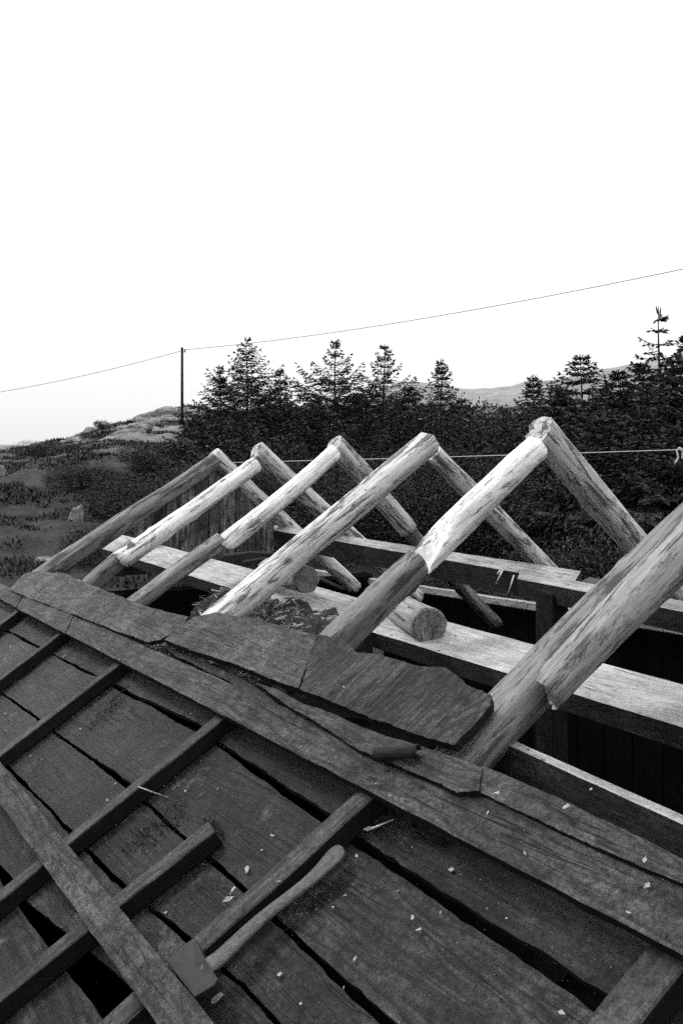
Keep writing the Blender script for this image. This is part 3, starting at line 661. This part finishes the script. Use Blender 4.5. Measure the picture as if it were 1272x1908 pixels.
CL = {0: 'pale chip beside the lower left plank, upper of the pair', 1: 'larger pale chip on the lower left plank, lower of the pair', 6: 'long pale wood chip between the short batten and the axe batten', 7: 'pale chip lying on top of the batten beside the axe handle',
      8: 'pale chip just beyond the butt of the axe handle under the cover board', 9: 'curved pale chip in the shade below the long cover board', 10: 'pale chip touching the butt end of the axe handle', 11: 'upper of two pale chips on the board right of the axe', 12: 'lower of two pale chips on the board right of the axe',
      13: 'single pale chip on the wide board below the axe handle', 16: 'pale chip at the bottom edge of the picture on the widest board', 17: 'bright chip on the cover board near the foot of the nearest rafter', 18: 'bright chip at the upper edge of the right cover board', 24: 'grey wood knot chip beside the axe head', 43: 'pale chip tucked against the curl of bark'}
TT = (T_S + 0.008, T_L + 0.013, T_B + 0.005, 0.122)
for i, (x, y, lay, s) in enumerate(chips):
    o = bpy.data.objects.new('wood_chip', CM[i % 6]); col.objects.link(o)
    Rz = Matrix.Rotation(rng.uniform(0, 6.28), 3, 'Z') @ Matrix.Rotation(rng.uniform(-.35, .35), 3, 'X')
    M = (ROOF3 @ Rz).to_4x4() @ Matrix.Diagonal((s, s, s, 1)); M.translation = roofp(x, y, TT[lay] + s * 0.1); o.matrix_basis = M
    tag(o, CL.get(i, 'small pale wood chip lying on the old roof boards'), 'wood chip', 'wood chips scattered over the roof')
tag(tube('straw_stalk', [roofp(258, 1466, T_B + .01), roofp(285, 1476, T_B + .016), roofp(313, 1486, T_S + .03)], 0.0022, M_CHIP), 'long pale straw stalk sticking over a batten at left', 'straw')
tag(tube('twig', [roofp(206, 1308, T_S + .012), roofp(214, 1300, T_S + .018), roofp(242, 1278, T_S + .02)], 0.004, M_BARK, r_end=0.002), 'thin dark twig lying by the black gap below the cover board', 'twig')
tag(tube('splinter', [roofp(690, 1545, T_S + .012), roofp(712, 1536, T_S + .016), roofp(733, 1527, T_S + .012)], 0.004, M_CHIP, r_end=0.0015), 'pale wood splinter beside the butt of the axe handle', 'splinter')
# fine crumbs: dirt and moss gathered along battens, plus tiny pale flecks
def flakes(name, items, mat, label, cat):
    V, Fc = [], []
    for (p_, s, ax) in items:
        b0 = len(V); q = [Vector((rng.gauss(0, 1), rng.gauss(0, 1), rng.gauss(0, 1))).normalized() * s * rng.uniform(.5, 1.2) for _ in range(4)]
        if ax is not None: q = [ax * s * 1.0 + q[0] * .25, -ax * s + q[1] * .25, -ax * s + q[2] * .25, ax * s + q[3] * .2]
        V += [p_ + w_ for w_ in q]; Fc += [(b0, b0 + 1, b0 + 2), (b0, b0 + 2, b0 + 3), (b0, b0 + 3, b0 + 1), (b0 + 1, b0 + 3, b0 + 2)]
    o0 = V[0].copy()
    return tag(place(name, [v - o0 for v in V], Fc, mat, None, Matrix.Translation(o0)), label, cat, kind='stuff')
it = []
for (q0, q1, N, w) in (((240, 1240), (60, 1385), 500, 14), ((413, 1352), (60, 1640), 700, 14), ((330, 1500), (230, 1570), 500, 22), ((390, 1560), (250, 1690), 700, 20), ((128, 1186), (10, 1278), 300, 8), ((660, 1505), (720, 1540), 500, 26), ((600, 1640), (520, 1700), 400, 22), ((150, 1740), (30, 1830), 200, 14), ((700, 1500), (830, 1570), 300, 14), ((220, 1300), (160, 1350), 300, 12), ((380, 1520), (410, 1560), 200, 12)):
    for _ in range(N):
        s = rng.random(); x = q0[0] + (q1[0] - q0[0]) * s + rng.gauss(0, w * .5) + w * .5; y = q0[1] + (q1[1] - q0[1]) * s + rng.gauss(0, w * .5) + w * .5
        it.append((roofp(x, y, T_S + 0.002 + rng.random() * 0.004), rng.uniform(.0015, .006), None))
for _ in range(1500):
    x, y = rng.uniform(0, 1272), rng.uniform(1150, 1908)
    if y < 1130 + .53 * x: continue
    it.append((roofp(x, y, T_S + 0.003), rng.uniform(.001, .003), None))
flakes('moss_crumbs', it, M_CRUMB, 'dark moss crumbs and dirt gathered along the battens', 'debris')
it = []
for _ in range(520):
    x, y = rng.uniform(0, 1272), rng.uniform(1150, 1908); up_ = y < 1120 + .52 * x
    it.append((roofp(x, y, (T_L + .012 if up_ and y > 1086 + .436 * x else T_S + .006)), rng.uniform(.0008, .0022), ROOF3 @ Vector((rng.gauss(0, 1), rng.gauss(0, 1), 0)).normalized() if rng.random() < .4 else None))
    if y < 1086 + .436 * x: it.pop()
for (q0, q1, N, w) in (((240, 1245), (60, 1390), 60, 14), ((420, 1360), (150, 1580), 110, 14), ((330, 1500), (230, 1570), 40, 20), ((400, 1560), (250, 1690), 70, 18), ((128, 1190), (10, 1284), 40, 8), ((680, 1510), (760, 1560), 60, 22), ((620, 1620), (500, 1720), 70, 26), ((750, 1540), (1000, 1700), 60, 30)):
    for _ in range(N):
        a_ = rng.random(); x = q0[0] + (q1[0] - q0[0]) * a_ + abs(rng.gauss(0, w)); y = q0[1] + (q1[1] - q0[1]) * a_ + abs(rng.gauss(0, w))
        it.append((roofp(x, y, T_S + .005), rng.uniform(.0008, .0032), ROOF3 @ Vector((rng.gauss(0, 1), rng.gauss(0, 1), .2)).normalized() if rng.random() < .6 else None))
flakes('wood_flecks', it, M_CHIP, 'tiny pale flecks and shavings sprinkled over the roof boards', 'debris')
def heap_z(u, v_): return ZR - TS * (VR - v_) - 0.165 - 0.05 * max(0, v_ - 1.95) + 0.07 * wob((u * 5, v_ * 6, 0), 1, 8) + 0.045 * wob((u * 17, v_ * 17, 0), 1, 9) - 0.02
hu, hv = np.linspace(2.95, 4.3, 48), np.linspace(1.5, 2.16, 16)
V = [uvz(u, v_, heap_z(u, v_)) for u in hu for v_ in hv]; nt = len(V); V += [uvz(u, v_, -1.05) for u in hu for v_ in hv]
Fc = [(i * 16 + j, i * 16 + j + 1, (i + 1) * 16 + j + 1, (i + 1) * 16 + j) for i in range(47) for j in range(15)]
ring = [i * 16 for i in range(48)] + [47 * 16 + j for j in range(1, 16)] + [i * 16 + 15 for i in range(46, -1, -1)] + [j for j in range(14, 0, -1)]
Fc += [(a, b_, nt + b_, nt + a) for a, b_ in zip(ring, ring[1:] + ring[:1])]
tag(place('soil_heap', [v_ - V[0] for v_ in V], Fc, M_SOIL, None, Matrix.Translation(V[0])), 'mound of dark earth on the wall under the middle rafters', 'soil')
it = []
for _ in range(3600):
    u, v_ = rng.uniform(3.0, 4.28), rng.uniform(1.5, 2.14)
    it.append((uvz(u, v_, heap_z(u, v_) + rng.random() * 0.02), rng.uniform(.004, .014) if rng.random() < .9 else rng.uniform(.02, .05), Vector((rng.gauss(0, 1), rng.gauss(0, 1), rng.gauss(0, .35))).normalized()))
flakes('straw_litter', it, M_STRAW, 'heap of straw and splinters on the wall between the rafters', 'litter')
for k, (q0, q1, q2, lb) in enumerate((((360, 1122), (400, 1110), (470, 1122), 'dark broken board on the litter between the spliced rafters'), ((470, 1172), (520, 1146), (560, 1136), 'dark strip of wood across the straw heap'))):
    P_ = [onz(*q, -0.92) for q in (q0, q1, q2)]
    tag(beam('broken_board', P_[0], P_[2], 0.04, 0.015, M_DARKW, None, seed=500 + k), lb, 'board')
for k, (pts_, lb) in enumerate((([(418, 1036), (470, 1030), (520, 1033), (566, 1045)], 'bent dark strip lying on the wide plank near the gable'), ([(455, 1047), (500, 1040), (545, 1046), (600, 1080), (640, 1098)], 'long dark strip curving over the wide plank beside the smaller log end'))):
    tag(tube('bark_strip', [onv(x, y, 2.53) + Z * 0.0 for x, y in pts_], 0.012, M_BARK), lb, 'bark')
tag(beam('barge_board', onu(70, 1066, 6.56), onu(390, 850, 6.56), 0.03, 0.1, M_DARKW, None, up=NRM, seed=510), 'dark edge board behind the farthest grey rafter', 'board')

# ------------------------------------------------------------------ spruces
def add_quad(V, Fc, p_, d, w, roll):
    a = d.orthogonal().normalized(); b_ = d.normalized().cross(a); s = (a * math.cos(roll) + b_ * math.sin(roll)) * w
    k = len(V); V += [p_ - s * .6, p_ + d * .5 - s, p_ + d, p_ + d * .5 + s]; Fc.append((k, k + 1, k + 2, k + 3))
def spruce(x, Y, top_px, label, seed, base_w=0.34, sparse=0.0, low=0.05, up_sweep=0.62, lean=0, scale_w=1.0, group='spruces behind the shed'):
    r_ = random.Random(seed)
    X = (x - CX) / F * Y; gz = ground_z(X, Y); tz = EYE + (HY - top_px) / F * Y; H = tz - gz
    base = Vector((X, Y, gz - 0.1)); H += 0.1
    t_ = empty('spruce_tree', base, label, 'tree', group)
    tr = [base + Z * H * s + Vector((lean * s + 0.03 * math.sin(s * 9 + seed), 0, 0)) for s in np.linspace(0, 1, 10)]
    tube('trunk', tr, 0.02 + 0.011 * H, M_TRUNK, t_, 7, 0.006)
    V, Fc = [], []
    z_ = H * low
    while z_ < H - 0.04:
        s = z_ / H; rb_ = up_sweep * (0.25 + s); kk = base_w * 2.15; hz = H - z_; Lm = min(kk * hz * min(1.25, 0.62 + 0.3 * hz) / (1 + kk * rb_ * 0.6), 2.3) * scale_w + 0.04
        nb = (r_.randint(7, 9) if s < .9 else 5) if sparse < .3 else r_.randint(4, 5)
        a0 = r_.uniform(0, 6.28)
        for k in range(nb):
            if r_.random() < sparse * (0.4 + s): continue
            an = a0 + 6.283 * k / nb + r_.uniform(-.3, .3); L = Lm * r_.uniform(.6, 1.12)
            dirh = Vector((math.cos(an), math.sin(an), 0)); side = Vector((-math.sin(an), math.cos(an), 0))
            rise = rb_ + r_.uniform(-.1, .1)
            p0 = base + Z * z_ + Vector((lean * s, 0, 0)); nseg = max(4, int(L / 0.085))
            prev = p0
            for i in range(1, nseg + 1):
                q = i / nseg
                pt = p0 + dirh * L * q + Z * L * (rise * q - 0.38 * q * q * (1 - s) + 0.22 * q ** 3) + side * L * .05 * math.sin(q * 5 + seed + k)
                seg_d = pt - prev; add_quad(V, Fc, prev, seg_d * 1.15, 0.008 + 0.012 * (1 - q), 0); add_quad(V, Fc, prev, seg_d * 1.15, 0.008 + 0.012 * (1 - q), 1.57)
                if q > .12:
                    tl = (0.12 + 0.42 * L * (1 - q) ** .7 * min(1, q * 3)) * r_.uniform(.6, 1.15)
                    for sd_ in (-1, 1):
                        if r_.random() < .1: continue
                        td = (side * sd_ * .8 + dirh * .65 + Z * r_.uniform(-.3, .12)).normalized()
                        nt = max(1, int(tl / 0.075)); tp = pt.copy()
                        for j in range(nt):
                            dv = td * (tl / nt) * 1.3 + Z * (-.012 * j)
                            add_quad(V, Fc, tp, dv, r_.uniform(.016, .03), r_.uniform(0, 3.14))
                            for _q in range(2):
                                sd2 = (td + dirh * r_.uniform(-.2, 1.1) + Z * r_.uniform(-.7, .25) + side * sd_ * r_.uniform(-.4, .5)).normalized()
                                add_quad(V, Fc, tp, sd2 * r_.uniform(.05, .13), r_.uniform(.008, .016), r_.uniform(0, 3.14))
                            tp += td * (tl / nt)
                prev = pt
            for _ in range(2): add_quad(V, Fc, prev, (dirh + Z * .5 + side * r_.uniform(-.5, .5)).normalized() * .12, .02, r_.uniform(0, 3))
        z_ += r_.uniform(.15, .26) * (1 + sparse) * (0.7 + 0.3 * min(1, (H - z_)))
    for _ in range(5): add_quad(V, Fc, base + Z * (H - .25) + Vector((lean, 0, 0)), Vector((r_.uniform(-.12, .12), r_.uniform(-.1, .1), .26)), .018, r_.uniform(0, 3))
    place('crown', [v - base for v in V], Fc, M_NEEDLE, t_, Matrix.Translation(base))
    return t_
spruce(410, 26, 684, 'slim small spruce on the left flank of the leftmost tree group', 1, .2, .2)
spruce(460, 27, 627, 'tall open spruce with forked tip, its top touching the power line', 2, .29, .22)
spruce(522, 28, 690, 'lower spruce tucked against the right side of the leftmost tall spruce', 3, .24, .2)
spruce(625, 26, 636, 'broad open spruce with upswept boughs above the third rafter peak', 4, .34, .25)
spruce(716, 27, 641, 'narrow tall spruce left of the gap where the far hill begins', 5, .26, .22)
spruce(822, 28, 667, 'slender pointed spruce standing alone against the sky over the middle', 6, .20, .1)
spruce(992, 25, 697, 'little dense cone-shaped spruce left of the broad flat-topped one', 7, .26)
spruce(1082, 20, 660, 'broad flat-topped spruce with level boughs in front of the far hill', 8, .52, 0.0, .08, .12)
spruce(1228, 17, 571, 'tallest thin spruce with sparse level boughs near the right edge', 9, .26, .45, .3, .12)
spruce(1282, 16, 622, 'spruce cut by the right edge of the picture beside the sparse one', 10, .34, .1)
spruce(1190, 14.5, 752, 'low dense dark spruce filling the lower right below the sparse one', 21, .55, 0, .02, .15)
spruce(1120, 15.5, 765, 'squat dark spruce behind the nearest rafter peak on its right', 22, .55, 0, .02, .15)
spruce(1262, 13, 790, 'near low spruce with trailing boughs at the right edge behind the string', 23, .6, 0, .02, .1)
spruce(1010, 18, 800, 'low spruce straight behind the nearest full rafter peak', 24, .55, 0, .02, .15)
spruce(575, 24, 765, 'low bushy spruce below and left of the broad open spruce', 25, .5)
spruce(680, 23, 760, 'dark low spruce filling the space under the narrow tall one', 26, .5)
spruce(440, 23, 765, 'low dark spruce in front of the leftmost tree group', 27, .5)
spruce(1152, 17, 692, 'full dark spruce between the flat-topped and the sparse tall one', 31, .5, 0, .02, .3)
spruce(1196, 18.5, 676, 'dense dark spruce pressed against the left of the sparse tall one', 32, .42, 0, .02, .3)
spruce(1256, 15, 668, 'dense dark spruce just right of the sparse tall one', 33, .45, 0, .02, .3)
spruce(1040, 19, 716, 'dense low spruce on the left shoulder of the flat-topped one', 34, .5, 0, .02, .2)
spruce(762, 25, 720, 'low rounded spruce right of the narrow tall one', 35, .5, 0, .02, .3)
spruce(668, 26, 730, 'low spruce between the broad open and the narrow tall one', 36, .5, 0, .02, .3)
spruce(858, 25, 742, 'low spruce to the right of the slender pointed one', 37, .5, 0, .02, .3)
spruce(488, 25, 758, 'dense low spruce in front of the tall one with forked tip', 38, .42, 0, .02, .4)
spruce(360, 27, 775, 'small dark spruce growing at the foot of the utility pole', 28, .45)

# ------------------------------------------------------------------ bushes
def bush_mesh(seed, N=20000):
    r_ = random.Random(seed); V, Fc = [], []
    lobes = [(Vector((r_.uniform(-.6, .6), r_.uniform(-.6, .6), r_.uniform(.25, .75))), r_.uniform(.3, .5)) for _ in range(11)]
    for _ in range(N):
        c_, rr = r_.choice(lobes); d = Vector((r_.gauss(0, 1), r_.gauss(0, 1), r_.gauss(0, 1))).normalized()
        p_ = c_ + d * rr * r_.uniform(.55, 1.08); p_.z = abs(p_.z)
        add_quad(V, Fc, p_, (d + Vector((r_.gauss(0, .8), r_.gauss(0, .8), r_.gauss(.3, .6)))).normalized() * r_.uniform(.02, .045), r_.uniform(.006, .012), r_.uniform(0, 3.14))
    me = bpy.data.meshes.new('foliage'); me.from_pydata([tuple(v) for v in V], [], Fc); me.materials.append(M_LEAF)
    V, Fc = [], []
    for _ in range(9):
        c_, rr = r_.choice(lobes); st = Vector((r_.uniform(-.08, .08), r_.uniform(-.08, .08), -.1))
        for i in range(4):
            a, b_ = st.lerp(c_, i / 4), st.lerp(c_, (i + 1) / 4)
            add_quad(V, Fc, a, b_ - a, .014, 0); add_quad(V, Fc, a, b_ - a, .014, 1.57)
    ms = bpy.data.meshes.new('stem'); ms.from_pydata([tuple(v) for v in V], [], Fc); ms.materials.append(M_TRUNK)
    return me, ms
BM = [bush_mesh(s) for s in (1, 2, 3, 4)]
def bush(x, y_base, Y, w, h, label, k):
    X = (x - CX) / F * Y; p_ = Vector((X, Y, ground_z(X, Y) - 0.05))
    t_ = empty('bush', p_, label, 'bush', 'bushes on the slope behind the shed')
    me, ms = BM[k % 4]
    for nm, m_ in (('foliage', me), ('stem', ms)):
        o = bpy.data.objects.new(nm, m_); col.objects.link(o); adopt(o, t_)
        M = Matrix.Rotation(k * 1.3, 4, 'Z') @ Matrix.Diagonal((w, w, h, 1)); M.translation = p_; o.matrix_basis = M
bl = [(300, 30, 1.6, 1.1, 'low dark bush on the slope left of the utility pole'), (250, 22, 1.5, 1.1, 'rounded bush above the left end of the grey rafter'), (330, 20, 1.8, 1.4, 'wide bush directly behind the grey rafter'), (390, 18, 1.6, 1.5, 'dark bush behind the farthest rafter peak'),
      (470, 19, 1.8, 1.7, 'dark bush behind the second rafter peak from the gable'), (540, 18, 1.7, 1.4, 'bush between the second and third rafter peaks'), (620, 20, 2.0, 1.8, 'tall bush behind the third rafter peak'), (700, 17, 1.8, 1.6, 'bush between the third and fourth rafter peaks'),
      (760, 21, 2.2, 2.3, 'large pale-leaved bush behind the fourth rafter peak'), (850, 18, 2.0, 2.2, 'round bush just right of the fourth rafter peak'), (890, 24, 2.4, 2.6, 'broad bush under the slender pointed spruce'), (940, 16, 1.6, 1.7, 'bush left of the nearest full rafter peak'),
      (980, 20, 1.8, 2.3, 'upright bush below the little cone-shaped spruce'), (1050, 13, 1.4, 1.1, 'low bush seen through the nearest full rafter pair'), (960, 12, 1.2, 0.8, 'small bush seen under the nearest full rafter peak'), (1150, 12, 1.6, 1.3, 'dark bush behind the lower right log of the nearest full pair'),
      (1250, 11, 1.5, 1.3, 'dark bush at the right edge below the string'), (860, 13, 1.3, 0.8, 'low scrub seen between the fourth and fifth rafters'), (160, 26, 1.3, .7, 'low heathery bush midway up the left hillside'), (90, 34, 1.5, .7, 'small bush on the far left of the hillside'), (195, 50, .7, .55, 'tiny bush on the skyline left of the utility pole'), (230, 17, 1.3, .8, 'scrubby bush beside the stones near the roof corner'),
      (400, 24, 2.0, 1.44, 'tall dark bush at the foot of the slim small spruce'), (500, 24, 2.4, 1.80, 'big dark bush under the tall forked-tip spruce'), (585, 25, 2.2, 1.80, 'big bush filling the gap between the two leftmost tall spruces'), (665, 24, 2.3, 1.94, 'big bush between the broad open and narrow tall spruces'), (735, 25, 2.4, 2.16, 'tall round bush right of the narrow tall spruce'), (800, 25, 2.3, 2.09, 'tall bush at the foot of the slender pointed spruce'),
      (865, 26, 2.3, 1.94, 'bush with pale tips below the far hill'), (930, 24, 2.1, 1.66, 'dark bush in the dip left of the little cone-shaped spruce'), (1020, 22, 2.2, 2.21, 'dark bush between the little spruce and the flat-topped one'), (1150, 19, 2.2, 2.29, 'thick dark bush right of the flat-topped spruce'), (1215, 18, 2.0, 2.38, 'tall dark thicket around the sparse spruce'), (1280, 17, 2.0, 2.46, 'tall thicket cut by the right edge of the picture'), (1100, 17, 2.0, 1.70, 'wide dark bush in front of the flat-topped spruce')]
for k, (x, Y, w, h, lb) in enumerate(bl): bush(x, 0, Y, w, h, lb, k)

# ------------------------------------------------------------------ heather and grass tufts over the slope
nr = np.random.default_rng(5); N = 90000
Yt = 8 + 50 * nr.random(N) ** 1.25; Xt = (nr.uniform(-60, 1340, N) - CX) / F * Yt
tv, tf = [], []
for i in range(N):
    x, y = float(Xt[i]), float(Yt[i]); z = ground_z(x, y); cl_ = mnoise.noise(Vector((x * .55, y * .55, 0)))
    if cl_ + 0.5 * mnoise.noise(Vector((x * .14, y * .14, 4))) < -0.02: continue
    hh = (0.10 + 0.0035 * y) * (0.5 + max(cl_, 0) * 1.2) * rng.uniform(.5, 1.2); ww = 0.008 + 0.0009 * y
    for _ in range(3):
        a = rng.uniform(0, 6.283); dx, dy = math.cos(a), math.sin(a); ox, oy = rng.gauss(0, .12), rng.gauss(0, .12); k = len(tv)
        tv += [(x + ox - dy * ww, y + oy + dx * ww, z - .02), (x + ox + dy * ww, y + oy - dx * ww, z - .02), (x + ox + dx * hh * .7, y + oy + dy * hh * .7, z + hh * rng.uniform(.35, 1))]
        tf.append((k, k + 1, k + 2))
tag(place('heather', tv, tf, M_LEAF2), 'dark heather and rough grass covering the hillside', 'heather', kind='stuff')

# ------------------------------------------------------------------ rocks
def rock(x, Y, w, h, label, seed, sink=.3, y_px=None):
    X = (x - CX) / F * Y; p_ = Vector((X, Y, ground_z(X, Y) - h * sink)); bm = bmesh.new(); bmesh.ops.create_icosphere(bm, subdivisions=4, radius=1)
    for v_ in bm.verts:
        c_ = v_.co.copy(); f = 1 + .35 * mnoise.noise(c_ * 1.1 + Vector((seed, 0, 0))) + .22 * mnoise.noise(c_ * 2.7 + Vector((0, seed, 0))) + .1 * mnoise.noise(c_ * 6 + Vector((0, 0, seed)))
        v_.co = Vector((c_.x * f * w, c_.y * f * w * .8, max(c_.z * f, -.6) * h))
    me = bpy.data.meshes.new('rock'); bm.to_mesh(me); bm.free(); me.materials.append(M_ROCK)
    o = bpy.data.objects.new('rock', me); col.objects.link(o); o.location = p_
    tag(o, label, 'rock', 'rocks on the hillside')
for a in ((318, 54, 2.4, 1.1, 'pale rock outcrop on the skyline just left of the utility pole', 1, .72), (215, 53, 2.0, .9, 'pale rock outcrop at the middle of the left skyline', 2, .72), (275, 46, 1.2, .7, 'flat pale rock slab below the skyline left of the pole', 3, .7), (100, 55, 1.8, .7, 'low rock rib on the far left skyline', 4, .75),
          (145, 22, .28, .55, 'upright pale stone standing in the heather on the left hillside', 5), (88, 17, .28, .13, 'small pale stone in the grass at left', 6), (128, 13.5, .22, .1, 'rounded pale boulder near the roof corner at left', 7), (88, 14, .16, .07, 'flat low stone beside the rounded boulder near the roof corner', 8), (115, 14.6, .16, .14, 'small upright stone above the rounded boulder', 9), (2, 30, .35, .8, 'tall dark rock cut by the left edge of the picture', 10), (50, 15.2, .14, .1, 'tiny pale stone left of the boulders', 11), (182, 52, 1.3, .8, 'rounded pale knob at the left end of the skyline outcrops', 12, .6), (243, 50, 1.5, .8, 'broken pale ledge under the tiny skyline bush', 13, .6), (256, 43, .9, .5, 'pale slab in the heather below the skyline ledge', 14, .55), (300, 48, 1.4, .8, 'sloping pale ledge left of the pole foot', 15, .6),
          (336, 50, 1.3, .8, 'pale rock at the foot of the utility pole', 16, .6), (60, 50, 1.2, .5, 'low grey rock rib on the far left slope', 17, .55), (140, 46, .9, .5, 'small pale outcrop halfway along the left slope', 18, .55), (205, 38, .7, .45, 'pale stone group below the skyline ledge', 19, .5)):
    rock(*a)

# ------------------------------------------------------------------ utility pole and wires
YP = 46; pt = ony(339.5, 649, YP); gx_ = pt.x; gzp = ground_z(gx_, YP)
up_ = empty('utility_pole', Vector((gx_, YP, gzp - .2)), 'thin dark utility pole on the hill left of the trees', 'pole')
tube('pole_shaft', [Vector((gx_, YP, gzp - .2)), Vector((gx_, YP, (gzp + pt.z) / 2)), pt], 0.085, M_POLE, up_, 10, 0.07)
tube('insulator', [pt + Vector((.09, 0, -.2)), pt + Vector((.16, 0, -.2)), pt + Vector((.16, 0, -.05))], 0.035, M_POLE, up_, 8)
tube('pole_cap', [pt + Vector((0, 0, -.02)), pt + Vector((0, 0, .06))], 0.085, M_POLE, up_, 10, 0.03)
at_ = pt + Vector((.16, 0, -.08))
def wire(B, sag, label):
    pts = [at_.lerp(B, i / 40) - Z * sag * 4 * (i / 40) * (1 - i / 40) for i in range(41)]
    tag(tube('power_line', pts, 0.014, M_WIRE, None, 5), label, 'wire', 'power line wires')
wire(ony(1500, 452, 26), 0.42, 'thin power line rising from the pole to the upper right across the sky')
wire(ony(-330, 762, 58), 0.75, 'thin power line drooping from the pole to the left edge')
